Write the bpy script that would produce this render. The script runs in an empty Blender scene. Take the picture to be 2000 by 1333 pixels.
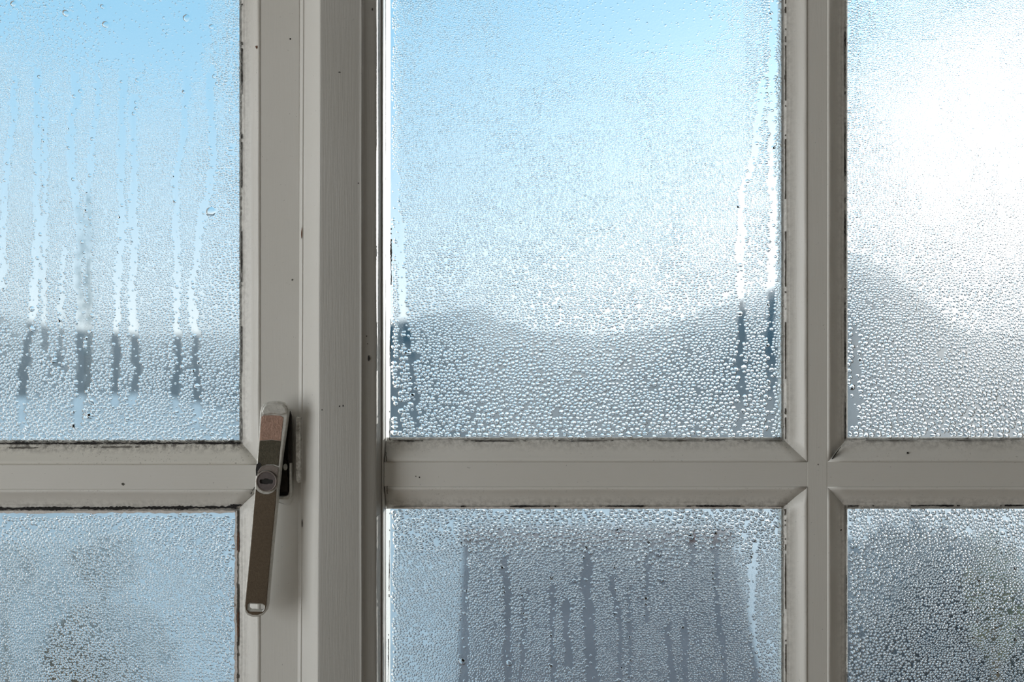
import bpy, bmesh, math, random
import numpy as np
from mathutils import Vector, Matrix

random.seed(7)
rng = np.random.default_rng(7)
sc = bpy.context.scene
col = sc.collection

# ------------------------------------------------------------------ units
# one photograph pixel on the plane y = 0 (just in front of the window) is S metres
S = 0.00034
F = 2100.0                # camera distance to that plane in the same unit
CZ = 1.55                 # eye height above the room floor
G = 45.0                  # depth of the glass behind the plane y = 0
BF = 26.0                 # depth of the flat faces of sash and glazing bars
GROUND = -3.0


def W(X, Y, Z):
    return (X * S, Y * S, CZ + Z * S)


def P(px, py, y):
    k = (F + y) / F
    return W((px - 1000.0) * k, y, (666.5 - py) * k)


def PX(px, y):
    return (px - 1000.0) * (F + y) / F


def PZ(py, y):
    return (666.5 - py) * (F + y) / F


# ------------------------------------------------------------------ camera
cam = bpy.data.objects.new('camera', bpy.data.cameras.new('camera'))
col.objects.link(cam)
cam.location = (0, -F * S, CZ)
cam.rotation_euler = (math.radians(90), 0, 0)
cam.data.sensor_width = 36.0
cam.data.lens = 36.0 * F / 2000.0
cam.data.clip_start = 0.02
cam.data.clip_end = 6000
cam.data.dof.use_dof = True
cam.data.dof.focus_distance = (F + 28) * S
cam.data.dof.aperture_fstop = cam.data.lens / 6.0
sc.camera = cam

# ------------------------------------------------------------------ sky and light
SUN_PX, SUN_PY = 1845.0, 355.0
sun_dir = Vector(((SUN_PX - 1000) / F, 1.0, (666.5 - SUN_PY) / F)).normalized()

world = bpy.data.worlds.new('World')
sc.world = world
world.use_nodes = True
nt = world.node_tree
nt.nodes.clear()


def N(nt, kind, **kw):
    n = nt.nodes.new(kind)
    for k, v in kw.items():
        setattr(n, k, v)
    return n


def math_node(nt, op, a, b=None, clamp=False):
    n = nt.nodes.new('ShaderNodeMath')
    n.operation = op
    n.use_clamp = clamp
    for i, v in enumerate((a, b)):
        if v is None:
            continue
        if isinstance(v, (int, float)):
            n.inputs[i].default_value = v
        else:
            nt.links.new(v, n.inputs[i])
    return n.outputs[0]


def mixc(nt, fac, a, b, blend='MIX'):
    n = nt.nodes.new('ShaderNodeMix')
    n.data_type = 'RGBA'
    n.blend_type = blend
    for idx, v in ((0, fac), (6, a), (7, b)):
        if isinstance(v, (int, float)):
            n.inputs[idx].default_value = v
        elif isinstance(v, tuple):
            n.inputs[idx].default_value = (v[0], v[1], v[2], 1.0)
        else:
            nt.links.new(v, n.inputs[idx])
    return n.outputs[2]


tc = N(nt, 'ShaderNodeTexCoord')
nrm = N(nt, 'ShaderNodeVectorMath', operation='NORMALIZE')
nt.links.new(tc.outputs['Generated'], nrm.inputs[0])
sep = N(nt, 'ShaderNodeSeparateXYZ')
nt.links.new(nrm.outputs[0], sep.inputs[0])
dot = N(nt, 'ShaderNodeVectorMath', operation='DOT_PRODUCT')
nt.links.new(nrm.outputs[0], dot.inputs[0])
dot.inputs[1].default_value = sun_dir
zc = math_node(nt, 'MAXIMUM', sep.outputs[2], 0.0)
haze = math_node(nt, 'POWER', 2.718, math_node(nt, 'MULTIPLY', zc, -5.2))
ca = math_node(nt, 'MAXIMUM', dot.outputs['Value'], 0.0)
g1 = math_node(nt, 'MULTIPLY', math_node(nt, 'POWER', ca, 18.0), haze)
g2 = math_node(nt, 'POWER', ca, 200.0)
g3 = math_node(nt, 'POWER', ca, 500.0)
base = mixc(nt, haze, (0.16, 0.545, 0.86), (0.87, 0.97, 1.0))
c1 = mixc(nt, math_node(nt, 'MULTIPLY', g1, 1.3), base, (1.0, 1.0, 1.0), 'ADD')
c2 = mixc(nt, math_node(nt, 'MULTIPLY', g2, 0.6), c1, (1.0, 0.98, 0.95), 'ADD')
c3 = mixc(nt, math_node(nt, 'MULTIPLY', g3, 1.0), c2, (3.0, 2.9, 2.7), 'ADD')
bg = N(nt, 'ShaderNodeBackground')
nt.links.new(c3, bg.inputs[0])
bg.inputs[1].default_value = 1.06
wo = N(nt, 'ShaderNodeOutputWorld')
nt.links.new(bg.outputs[0], wo.inputs[0])

sun = bpy.data.objects.new('sun', bpy.data.lights.new('sun', 'SUN'))
col.objects.link(sun)
sun.location = (4, 8, 6)
sun.rotation_euler = (-sun_dir).to_track_quat('-Z', 'Y').to_euler()
sun.data.energy = 6.5
sun.data.angle = math.radians(1.2)
sun.data.color = (1.0, 0.97, 0.92)

# daylight coming into the room through the opening in its left wall
day = bpy.data.objects.new('side_window_daylight', bpy.data.lights.new('side_window_daylight', 'AREA'))
col.objects.link(day)
day.data.shape = 'RECTANGLE'
day.data.size = 1.2
day.data.size_y = 1.25
day.location = (-1.45, -1.05, 1.48)
day.rotation_euler = (Vector((1, 0, 0))).to_track_quat('-Z', 'Z').to_euler()
day.data.energy = 12.8
day.data.color = (1.0, 0.975, 0.94)

sc.view_settings.view_transform = 'Standard'
sc.view_settings.look = 'None'
sc.view_settings.exposure = 0.0
sc.view_settings.gamma = 1.0
sc.view_settings.use_curve_mapping = False
sc.cycles.transparent_max_bounces = 32
sc.cycles.max_bounces = 11
sc.cycles.transmission_bounces = 9
sc.cycles.sample_clamp_indirect = 4.0
sc.cycles.sample_clamp_direct = 5.0

# ------------------------------------------------------------------ object helpers


def thing(name, loc=(0, 0, 0), label=None, cat=None, kind=None, group=None):
    o = bpy.data.objects.new(name, None)
    o.empty_display_size = 0.05
    col.objects.link(o)
    o.location = loc
    tag(o, label, cat, kind, group)
    return o


def tag(o, label=None, cat=None, kind=None, group=None):
    if label:
        o['label'] = label
    if cat:
        o['category'] = cat
    if kind:
        o['kind'] = kind
    if group:
        o['group'] = group
    return o


ORIGIN = {}


def world_loc(o):
    v = Vector(o.location)
    while o.parent:
        o = o.parent
        v += Vector(o.location)
    return v


def obj(name, verts, faces, mat, parent=None, smooth=False, **tags):
    """link one mesh object; verts are given in world coordinates"""
    v = np.asarray(verts, dtype=np.float64)
    c = (v.min(0) + v.max(0)) / 2
    me = bpy.data.meshes.new(name)
    me.from_pydata([tuple(x) for x in (v - c)], [], faces)
    me.validate()
    me.update()
    if smooth:
        me.shade_smooth()
    me.materials.append(mat)
    o = bpy.data.objects.new(name, me)
    col.objects.link(o)
    place(o, c, parent)
    tag(o, **tags)
    return o


def place(o, c, parent):
    c = Vector(c)
    if parent is not None:
        o.parent = parent
        c = c - world_loc(parent)
    o.location = c


def bm_obj(name, bm, mat, parent=None, smooth=False, **tags):
    bm.verts.index_update()
    verts = [tuple(v.co) for v in bm.verts]
    faces = [[v.index for v in f.verts] for f in bm.faces]
    bm.free()
    return obj(name, verts, faces, mat, parent, smooth, **tags)


def box_vf(x0, x1, y0, y1, z0, z1):
    v = [(x, y, z) for x in (x0, x1) for y in (y0, y1) for z in (z0, z1)]
    f = [(0, 1, 3, 2), (4, 6, 7, 5), (0, 4, 5, 1), (2, 3, 7, 6), (0, 2, 6, 4), (1, 5, 7, 3)]
    return v, f


def bevel_box(name, x0, x1, y0, y1, z0, z1, mat, parent=None, bev=0.001, **tags):
    v, f = box_vf(x0, x1, y0, y1, z0, z1)
    bm = bmesh.new()
    vs = [bm.verts.new(p) for p in v]
    for q in f:
        bm.faces.new([vs[i] for i in q])
    bmesh.ops.recalc_face_normals(bm, faces=bm.faces[:])
    if bev > 0:
        bmesh.ops.bevel(bm, geom=bm.edges[:], offset=bev, segments=2, affect='EDGES', profile=0.5)
    return bm_obj(name, bm, mat, parent, **tags)


def prism(name, outline, hole, y0, y1, mat, parent=None, bev=0.0, **tags):
    """outline / hole: pixel points (as seen on depth y0, the room side); extruded back to y1"""
    bm = bmesh.new()

    def loop(pts):
        vs = [bm.verts.new(P(x, y, y0)) for x, y in pts]
        return [bm.edges.new((vs[i], vs[(i + 1) % len(vs)])) for i in range(len(vs))]
    edges = loop(outline)
    if hole:
        edges += loop(hole)
    bmesh.ops.triangle_fill(bm, use_beauty=True, use_dissolve=False, edges=edges)
    front = bm.faces[:]
    boundary = [e for e in bm.edges if len(e.link_faces) == 1]
    r = bmesh.ops.extrude_face_region(bm, geom=front, use_keep_orig=True)
    nv = [g for g in r['geom'] if isinstance(g, bmesh.types.BMVert)]
    for v in nv:
        v.co.y += (y1 - y0) * S
    bmesh.ops.recalc_face_normals(bm, faces=bm.faces[:])
    if bev > 0:
        es = [e for e in boundary if e.is_valid]
        bmesh.ops.bevel(bm, geom=es, offset=bev * S, segments=3, affect='EDGES', profile=0.5)
    return bm_obj(name, bm, mat, parent, **tags)


# ------------------------------------------------------------------ materials
MATS = {}


def new_mat(name):
    m = bpy.data.materials.new(name)
    m.use_nodes = True
    m.node_tree.nodes.clear()
    MATS[name] = m
    return m, m.node_tree


def out(nt, shader):
    o = nt.nodes.new('ShaderNodeOutputMaterial')
    nt.links.new(shader, o.inputs[0])


def pos_scaled(nt, sx, sy, sz):
    g = nt.nodes.new('ShaderNodeNewGeometry')
    mp = nt.nodes.new('ShaderNodeMapping')
    mp.inputs['Scale'].default_value = (sx, sy, sz)
    nt.links.new(g.outputs['Position'], mp.inputs['Vector'])
    return mp.outputs[0]


def noise(nt, vec, scale, detail=3.0, rough=0.5):
    n = nt.nodes.new('ShaderNodeTexNoise')
    n.inputs['Scale'].default_value = scale
    n.inputs['Detail'].default_value = detail
    n.inputs['Roughness'].default_value = rough
    nt.links.new(vec, n.inputs['Vector'])
    return n.outputs['Fac']


def ramp(nt, fac, stops):
    r = nt.nodes.new('ShaderNodeValToRGB')
    el = r.color_ramp.elements
    while len(el) < len(stops):
        el.new(0.5)
    for e, (p, c) in zip(el, stops):
        e.position = p
        e.color = (c[0], c[1], c[2], 1.0) if isinstance(c, tuple) else (c, c, c, 1.0)
    nt.links.new(fac, r.inputs[0])
    return r.outputs[0]


def paint(name, base, grain=(260, 260, 12), bump=0.12, rough=0.33, dirt=0.0, specks=0.35):
    m, nt = new_mat(name)
    b = nt.nodes.new('ShaderNodeBsdfPrincipled')
    p1 = pos_scaled(nt, 1, 1, 1)
    big = noise(nt, p1, 14.0, 3)
    mot = noise(nt, p1, 160.0, 4)
    c = mixc(nt, math_node(nt, 'MULTIPLY', big, 0.5), base, (base[0] * 0.86, base[1] * 0.85, base[2] * 0.80))
    sp = ramp(nt, noise(nt, p1, 520.0, 2, 0.6), [(0.0, 0.0), (0.735, 0.0), (0.765, 1.0)])
    c = mixc(nt, math_node(nt, 'MULTIPLY', sp, specks), c, (0.05, 0.045, 0.04))
    if dirt > 0:
        at = nt.nodes.new('ShaderNodeAttribute')
        at.attribute_name = 'edge'
        d = math_node(nt, 'MULTIPLY', at.outputs['Fac'], ramp(nt, noise(nt, p1, 300.0, 5, 0.7), [(0.42, 0.0), (0.62, 1.0)]))
        d2 = math_node(nt, 'MULTIPLY', ramp(nt, noise(nt, p1, 700.0, 3, 0.7), [(0.60, 0.0), (0.68, 1.0)]), ramp(nt, noise(nt, p1, 60.0, 3), [(0.45, 0.0), (0.65, 1.0)]))
        c = mixc(nt, math_node(nt, 'MULTIPLY', d, dirt, True), c, (0.07, 0.06, 0.05))
        c = mixc(nt, math_node(nt, 'MULTIPLY', d2, dirt * 0.7, True), c, (0.11, 0.09, 0.07))
    nt.links.new(c, b.inputs['Base Color'])
    b.inputs['Roughness'].default_value = rough
    gr = noise(nt, pos_scaled(nt, *grain), 4.0, 4, 0.6)
    mix = math_node(nt, 'ADD', math_node(nt, 'MULTIPLY', gr, 1.0), math_node(nt, 'MULTIPLY', mot, 0.35))
    bu = nt.nodes.new('ShaderNodeBump')
    bu.inputs['Strength'].default_value = bump
    bu.inputs['Distance'].default_value = 0.002
    nt.links.new(mix, bu.inputs['Height'])
    nt.links.new(bu.outputs[0], b.inputs['Normal'])
    out(nt, b.outputs[0])
    return m


def plain(name, color, rough=0.5, metal=0.0, var=0.25, scale=200.0, bump=0.0, dark=None):
    m, nt = new_mat(name)
    b = nt.nodes.new('ShaderNodeBsdfPrincipled')
    p1 = pos_scaled(nt, 1, 1, 1)
    n = ramp(nt, noise(nt, p1, scale, 4, 0.65), [(0.35, 0.0), (0.7, 1.0)])
    dk = dark or tuple(x * (1 - var) for x in color)
    c = mixc(nt, n, color, dk)
    nt.links.new(c, b.inputs['Base Color'])
    b.inputs['Roughness'].default_value = rough
    b.inputs['Metallic'].default_value = metal
    if bump:
        bu = nt.nodes.new('ShaderNodeBump')
        bu.inputs['Strength'].default_value = bump
        bu.inputs['Distance'].default_value = 0.001
        nt.links.new(noise(nt, p1, scale * 2.5, 3), bu.inputs['Height'])
        nt.links.new(bu.outputs[0], b.inputs['Normal'])
    out(nt, b.outputs[0])
    return m


CREAM = (0.77, 0.755, 0.725)
M_sash = paint('sash_paint', CREAM, grain=(300, 300, 14), bump=0.06)
M_mull = paint('mullion_paint', (0.44, 0.428, 0.405), grain=(280, 280, 9), bump=0.14, rough=0.42)
M_barv = paint('upright_bar_paint', CREAM, grain=(300, 300, 14), bump=0.08)
M_barh = paint('cross_bar_paint', CREAM, grain=(14, 300, 300), bump=0.08)
M_beadv = paint('upright_bead_paint', (0.80, 0.785, 0.755), grain=(300, 300, 12), bump=0.08, dirt=0.3, rough=0.28)
M_beadh = paint('cross_bead_paint', (0.80, 0.785, 0.755), grain=(12, 300, 300), bump=0.08, dirt=0.45, rough=0.28)
M_beadm = paint('mouldy_bead_paint', (0.80, 0.78, 0.73), grain=(12, 300, 300), bump=0.10, dirt=1.0, rough=0.32, specks=0.6)
M_wall = paint('plaster_paint', (0.78, 0.76, 0.72), grain=(40, 40, 40), bump=0.05, rough=0.7, specks=0.0)
M_ceil = paint('ceiling_paint', (0.85, 0.84, 0.82), grain=(40, 40, 40), bump=0.03, rough=0.8, specks=0.0)
M_floor = plain('floor_boards', (0.42, 0.30, 0.20), 0.5, 0, 0.3, 30)
M_mould = plain('black_mould', (0.012, 0.010, 0.010), 0.8, 0, 0.5, 900)
M_grime = plain('grey_grime', (0.16, 0.15, 0.13), 0.8, 0, 0.7, 700)
M_seal = plain('sealant', (0.86, 0.80, 0.76), 0.45, 0, 0.3, 900, 0.2)
M_rust = plain('rust_chip', (0.20, 0.09, 0.045), 0.7, 0, 0.4, 900)
M_silver = plain('worn_silver_metal', (0.72, 0.71, 0.67), 0.36, 0.35, 0.30, 420, 0.15)
M_bronze = plain('bronze_lever', (0.135, 0.098, 0.062), 0.42, 0.35, 0.35, 900, 0.25)
M_olive = plain('dark_olive_metal', (0.105, 0.092, 0.062), 0.42, 0.35, 0.4, 500, 0.25)
M_copper = plain('copper_worn_metal', (0.50, 0.315, 0.245), 0.40, 0.3, 0.35, 380, 0.3)
M_lock = plain('lock_face_metal', (0.175, 0.15, 0.15), 0.38, 0.5, 0.25, 300, 0.1)
M_ring = plain('lock_ring_metal', (0.30, 0.26, 0.24), 0.35, 0.5, 0.3, 500)
M_black = plain('black_recess', (0.010, 0.008, 0.007), 0.6, 0, 0.3, 400)
M_darkbase = plain('dark_bronze_base', (0.02, 0.015, 0.012), 0.45, 0.4, 0.5, 300, 0.2)
M_keep = plain('chipped_white_metal', (0.85, 0.84, 0.80), 0.5, 0, 0.5, 330, 0.3, dark=(0.30, 0.28, 0.25))
M_snow = plain('snowy_ground', (0.66, 0.58, 0.55), 0.9, 0, 0.35, 0.6)
M_hill = plain('wooded_hill', (0.072, 0.090, 0.096), 0.95, 0, 0.35, 0.05)
M_slate = plain('slate_roof', (0.33, 0.215, 0.195), 0.7, 0, 0.35, 3.0)
M_shedwall = plain('shed_boards', (0.30, 0.22, 0.20), 0.8, 0, 0.3, 4.0)
M_leaf = plain('dull_leaf', (0.13, 0.135, 0.15), 0.7, 0, 0.4, 4.0)
M_olivleaf = plain('olive_leaf', (0.34, 0.31, 0.17), 0.7, 0, 0.4, 4.0)
M_paletree = plain('pale_tree_leaf', (0.26, 0.34, 0.34), 0.7, 0, 0.3, 4.0)
M_twig = plain('brown_twig', (0.24, 0.15, 0.075), 0.8, 0, 0.4, 5.0)


def glass_mat():
    m, nt = new_mat('window_glass')
    t = nt.nodes.new('ShaderNodeBsdfTransparent')
    t.inputs[0].default_value = (0.985, 0.993, 0.995, 1)
    g = nt.nodes.new('ShaderNodeBsdfGlossy')
    g.inputs['Roughness'].default_value = 0.02
    fr = nt.nodes.new('ShaderNodeFresnel')
    fr.inputs[0].default_value = 1.3
    mx = nt.nodes.new('ShaderNodeMixShader')
    nt.links.new(fr.outputs[0], mx.inputs[0])
    nt.links.new(t.outputs[0], mx.inputs[1])
    nt.links.new(g.outputs[0], mx.inputs[2])
    out(nt, mx.outputs[0])
    return m


def fog_mat():
    """fine condensation on the room side of the glass: clear where the attribute fog is 0"""
    m, nt = new_mat('fine_condensation')
    at = nt.nodes.new('ShaderNodeAttribute')
    at.attribute_name = 'fog'
    t = nt.nodes.new('ShaderNodeBsdfTransparent')
    t.inputs[0].default_value = (1, 1, 1, 1)
    r = nt.nodes.new('ShaderNodeBsdfRefraction')
    r.distribution = 'BECKMANN'
    r.inputs['Roughness'].default_value = 0.50
    r.inputs['IOR'].default_value = 1.12
    vo = nt.nodes.new('ShaderNodeTexVoronoi')
    vo.feature = 'SMOOTH_F1'
    vo.inputs['Scale'].default_value = 850.0
    nt.links.new(pos_scaled(nt, 1, 1, 1), vo.inputs['Vector'])
    bu = nt.nodes.new('ShaderNodeBump')
    bu.inputs['Strength'].default_value = 0.4
    bu.inputs['Distance'].default_value = 0.0006
    nt.links.new(vo.outputs['Distance'], bu.inputs['Height'])
    nt.links.new(bu.outputs[0], r.inputs['Normal'])
    tr = nt.nodes.new('ShaderNodeBsdfTranslucent')
    tr.inputs[0].default_value = (0.9, 0.93, 0.95, 1)
    m1 = nt.nodes.new('ShaderNodeMixShader')
    nt.links.new(at.outputs['Fac'], m1.inputs[0])
    nt.links.new(t.outputs[0], m1.inputs[1])
    nt.links.new(r.outputs[0], m1.inputs[2])
    m2 = nt.nodes.new('ShaderNodeMixShader')
    nt.links.new(math_node(nt, 'MULTIPLY', at.outputs['Fac'], 0.012), m2.inputs[0])
    nt.links.new(m1.outputs[0], m2.inputs[1])
    nt.links.new(tr.outputs[0], m2.inputs[2])
    out(nt, m2.outputs[0])
    return m


def water_mat():
    m, nt = new_mat('water')
    g = nt.nodes.new('ShaderNodeBsdfGlass')
    g.inputs['IOR'].default_value = 1.33
    g.inputs['Roughness'].default_value = 0.0
    out(nt, g.outputs[0])
    return m


M_glass = glass_mat()
M_fog = fog_mat()
M_water = water_mat()

# ------------------------------------------------------------------ room shell
RX0, RX1, RY0, RY1, RH = -1.45, 2.4, -3.6, 0.045, 2.6
T = 0.25
# opening of the window in the front wall
OX0, OX1 = PX(-470, 0) * S, PX(2580, 0) * S
OZ0, OZ1 = CZ + PZ(2270, 0) * S, CZ + PZ(-410, 0) * S


def shell(name, boxes, mat):
    vs, fs = [], []
    for b in boxes:
        v, f = box_vf(*b)
        fs += [tuple(i + len(vs) for i in q) for q in f]
        vs += v
    return obj(name, vs, fs, mat, kind='structure')


shell('floor', [(RX0 - T, RX1 + T, RY0 - T, RY1 + T, -0.2, 0.0)], M_floor)
shell('ceiling', [(RX0 - T, RX1 + T, RY0 - T, RY1 + T, RH, RH + 0.2)], M_ceil)
shell('wall_front', [(RX0 - T, OX0, RY1 - 0.02, RY1 + 0.13, 0, RH), (OX1, RX1 + T, RY1 - 0.02, RY1 + 0.13, 0, RH),
                     (OX0, OX1, RY1 - 0.02, RY1 + 0.13, 0, OZ0), (OX0, OX1, RY1 - 0.02, RY1 + 0.13, OZ1, RH)], M_wall)
shell('wall_back', [(RX0 - T, RX1 + T, RY0 - T, RY0, 0, RH)], M_wall)
shell('wall_right', [(RX1, RX1 + T, RY0, RY1 - 0.02, 0, RH)], M_wall)
shell('wall_left', [(RX0 - T, RX0, RY0, -1.66, 0, RH), (RX0 - T, RX0, -0.44, RY1 - 0.02, 0, RH),
                    (RX0 - T, RX0, -1.66, -0.44, 0, 0.85), (RX0 - T, RX0, -1.66, -0.44, 2.11, RH)], M_wall)

# ------------------------------------------------------------------ window joinery
# extents in the S unit (X right, Z up)
ZT, ZB = PZ(-240, G), PZ(2100, G)          # top and bottom glass edges
LX0 = PX(-300, G)                           # left glass edge of the opening casement
LX1 = PX(473, G)
MX0, MX1 = PX(753, G), PX(1532, G)
RXa, RXb = PX(1650, G), PX(2400, G)
LZ1, LZ2 = PZ(866, G), PZ(994, G)           # glazing bar of the left casement
MZ1, MZ2 = PZ(861, G), PZ(989, G)           # glazing bar of the fixed light
BW = 41.0                                   # width of the moulded bead
H = G - BF
YB = G + 50                                 # back of the joinery, outdoors

ocx = W(PX(85, BF), BF, PZ(2200, BF))
window_1 = thing('window_1', (ocx[0], ocx[1], OZ0), kind='structure',
                 label='cream painted opening casement on the left with two foggy panes')
ocx = W(PX(1600, BF), BF, PZ(2200, BF))
window_2 = thing('window_2', (ocx[0], ocx[1], OZ0), kind='structure',
                 label='cream painted fixed light right of the mullion with four foggy panes')

PROFILE = [(-6, -1.5), (0, 0.0), (1.5, 2.5), (4, 4.5), (6.5, 4.0), (8, 5.2), (11, 6.0), (15, 7.4), (20, 9.6), (25, 12.6),
           (29, 15.6), (32, 18.2), (34.5, 20.2), (37, 21.2), (39, 20.9), (40.2, 20.0), (41, 18.9)]


def bead(parent, a, b, outv, m0, m1, mat, w=BW, y=G, seg=26.0):
    """moulded glazing bead along the glass edge a-b, growing outwards along outv; m0/m1 mitre the ends"""
    a, b, outv = np.array(a, float), np.array(b, float), np.array(outv, float)
    d = b - a
    L = np.linalg.norm(d)
    d /= L
    n = max(2, int(L / seg))
    prof = [(u * w / 41.0, h) for u, h in PROFILE] + [(w, -4.0)]
    k = len(prof)
    verts, edge = [], []
    ph = random.random() * 9
    for i in range(n + 1):
        t = i / n
        wob = 0.35 * math.sin(ph + t * L / 61.0) + 0.3 * math.sin(2 * ph + t * L / 23.0) + random.uniform(-0.12, 0.12)
        if i in (0, n):
            wob = 0
        for u, h in prof:
            s0 = -u * m0
            s1 = L + u * m1
            p = a + d * (s0 + (s1 - s0) * t) + outv * (u + (wob if 1.0 < u < w - 2 else 0))
            verts.append(W(p[0], y - h, p[1]))
            edge.append(max(0.0, min(1.0, 1.0 - u / (w * 0.55))) if u > -1 else 1.0)
    faces = []
    for i in range(n):
        for j in range(k - 1):
            q = i * k + j
            faces.append((q, q + 1, q + k + 1, q + k))
    faces.append(tuple(range(k)))
    faces.append(tuple(range(n * k, n * k + k))[::-1])
    o = obj('glazing_bead', verts, faces, mat, parent)
    # outward normals
    bm = bmesh.new()
    bm.from_mesh(o.data)
    bmesh.ops.recalc_face_normals(bm, faces=bm.faces[:])
    bm.to_mesh(o.data)
    bm.free()
    at = o.data.attributes.new('edge', 'FLOAT', 'POINT')
    at.data.foreach_set('value', np.array(edge, dtype=np.float32))
    o.data.shade_smooth()
    return o


def block(name, X0, X1, Z0, Z1, mat, parent, y0=BF, y1=YB, bev=1.2, **tags):
    a, b = W(X0, y0, Z0), W(X1, y1, Z1)
    return bevel_box(name, a[0], b[0], a[1], b[1], a[2], b[2], mat, parent, bev * S, **tags)


# --- left casement: rails, stiles, bar (butted together), then beads
SX0 = LX0 - 150                 # outer edge of the left stile
SX1 = PX(585, BF)               # outer edge of the right stile
ST, SB = ZT + 130, ZB - 140
block('stile', SX0, LX0 - BW, SB, ST, M_sash, window_1)
stile = block('stile', LX1 + BW, SX1, SB, ST, M_sash, window_1)
block('top_rail', LX0 - BW, LX1 + BW, ZT + BW, ST, M_barh, window_1)
block('bottom_rail', LX0 - BW, LX1 + BW, SB, ZB - BW, M_barh, window_1)
lbar = block('glazing_bar', LX0 - BW, LX1 + BW, LZ2 + BW, LZ1 - BW, M_barh, window_1)
# cores of the rebates behind the beads
block('rebate', LX1 + 1, LX1 + BW, SB, ST, M_sash, window_1, y0=G + 1)
block('rebate', LX0, LX1 + 1, LZ1 - BW, LZ1 - 1, M_barh, window_1, y0=G + 14)
block('rebate', LX0, LX1 + 1, LZ2 + 1, LZ2 + BW, M_barh, window_1, y0=G + 14)
block('rebate', LX0 - BW, LX0 - 1, SB, ST, M_sash, window_1, y0=G + 1)
L1 = dict(r=bead(window_1, (LX1, LZ1), (LX1, ZT), (1, 0), 1, 1, M_beadv),
          b=bead(window_1, (LX0, LZ1), (LX1, LZ1), (0, -1), 1, 1, M_beadm),
          l=bead(window_1, (LX0, LZ1), (LX0, ZT), (-1, 0), 1, 1, M_beadv),
          t=bead(window_1, (LX0, ZT), (LX1, ZT), (0, 1), 1, 1, M_beadh))
LX1b = PX(467, G)
L2 = dict(r=bead(window_1, (LX1b, ZB), (LX1b, LZ2), (1, 0), 1, 1, M_beadv, w=LX1 + BW - LX1b),
          t=bead(window_1, (LX0, LZ2), (LX1b, LZ2), (0, 1), 1, 1, M_beadh),
          l=bead(window_1, (LX0, ZB), (LX0, LZ2), (-1, 0), 1, 1, M_beadv),
          b=bead(window_1, (LX0, ZB), (LX1b, ZB), (0, -1), 1, 1, M_beadh))

# --- mullion between the casement and the fixed light (one long moulded post)
cover_prof = [(583, YB - 20), (583, 27), (585, 24.2), (587, 21.5), (589.5, 20.6), (592, 21.6), (594, 20.5), (597, 17.6), (601, 13.5),
              (606, 8), (611, 1.5), (615.5, -5), (618.5, -10.5), (620.5, -14.5), (622, -18), (624, -18.6), (624, 30), (624, YB - 20)]
mull_prof = [(624, YB - 20), (624, -17), (624.4, -19), (628, -20),
             (700, -20), (704, -20.4), (705.5, -21.6), (707, -20.8), (708.5, -18), (713, -15.5), (719, -13.5), (725, -11.8),
             (730, -10.4), (733, -9.4), (735, -8.2), (736, -6), (737, -2.5), (738, 1.5), (739, 5), (741, 10), (743.5, 16), (745, 22), (746, 22), (746, YB - 20)]


def post(name, prof, z0, z1, mat, parent=None, seg=40.0, wob=0.5, smooth=True, **tags):
    n = int((z1 - z0) / seg)
    k = len(prof)
    verts, faces = [], []
    for i in range(n + 1):
        z = z0 + (z1 - z0) * i / n
        for j, (px, y) in enumerate(prof):
            dx = wob * (0.6 * math.sin(z / 90.0 + j * 0.25) + random.uniform(-0.3, 0.3)) if 2 < j < k - 3 else 0
            lean = 2.5 * (z / 666.0) if px < 640 else 0.0
            verts.append(W(PX(px, y) + dx * 0.5 + lean, y + dx * 0.25, z))
    for i in range(n):
        for j in range(k - 1):
            q = i * k + j
            faces.append((q, q + 1, q + k + 1, q + k))
        faces.append((i * k + k - 1, i * k, i * k + k, i * k + 2 * k - 1))
    faces.append(tuple(range(k)))
    faces.append(tuple(range(n * k, n * k + k))[::-1])
    o = obj(name, verts, faces, mat, parent, **tags)
    bm = bmesh.new()
    bm.from_mesh(o.data)
    bmesh.ops.recalc_face_normals(bm, faces=bm.faces[:])
    bm.to_mesh(o.data)
    bm.free()
    if smooth:
        o.data.shade_smooth()
        try:
            o.data.set_sharp_from_angle(angle=math.radians(38))
        except Exception:
            pass
    return o


mullion = post('trim_1', mull_prof, SB - 10, ST + 10, M_mull, kind='structure',
               label='grey-cream painted mullion post between the two windows')
cover = post('cover_strip', cover_prof, SB - 10, ST + 10, M_sash, mullion, label='rounded cream cover strip beside the casement stile')
# outer frame
FB = YB - 5
for nm, (x0, x1, z0, z1) in {'trim_2': (SX0 - 60, PX(2580, 0), ST + 10, PZ(-410, 0)),
                             'trim_3': (SX0 - 60, PX(2580, 0), PZ(2270, 0), SB - 10),
                             'trim_4': (PX(-470, 0), SX0 - 4, SB - 10, ST + 10),
                             'trim_5': (RXb + BW + 8, PX(2580, 0), SB - 10, ST + 10)}.items():
    block(nm, x0, x1, z0, z1, M_mull, None, y0=-18, y1=FB, kind='structure')

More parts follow.
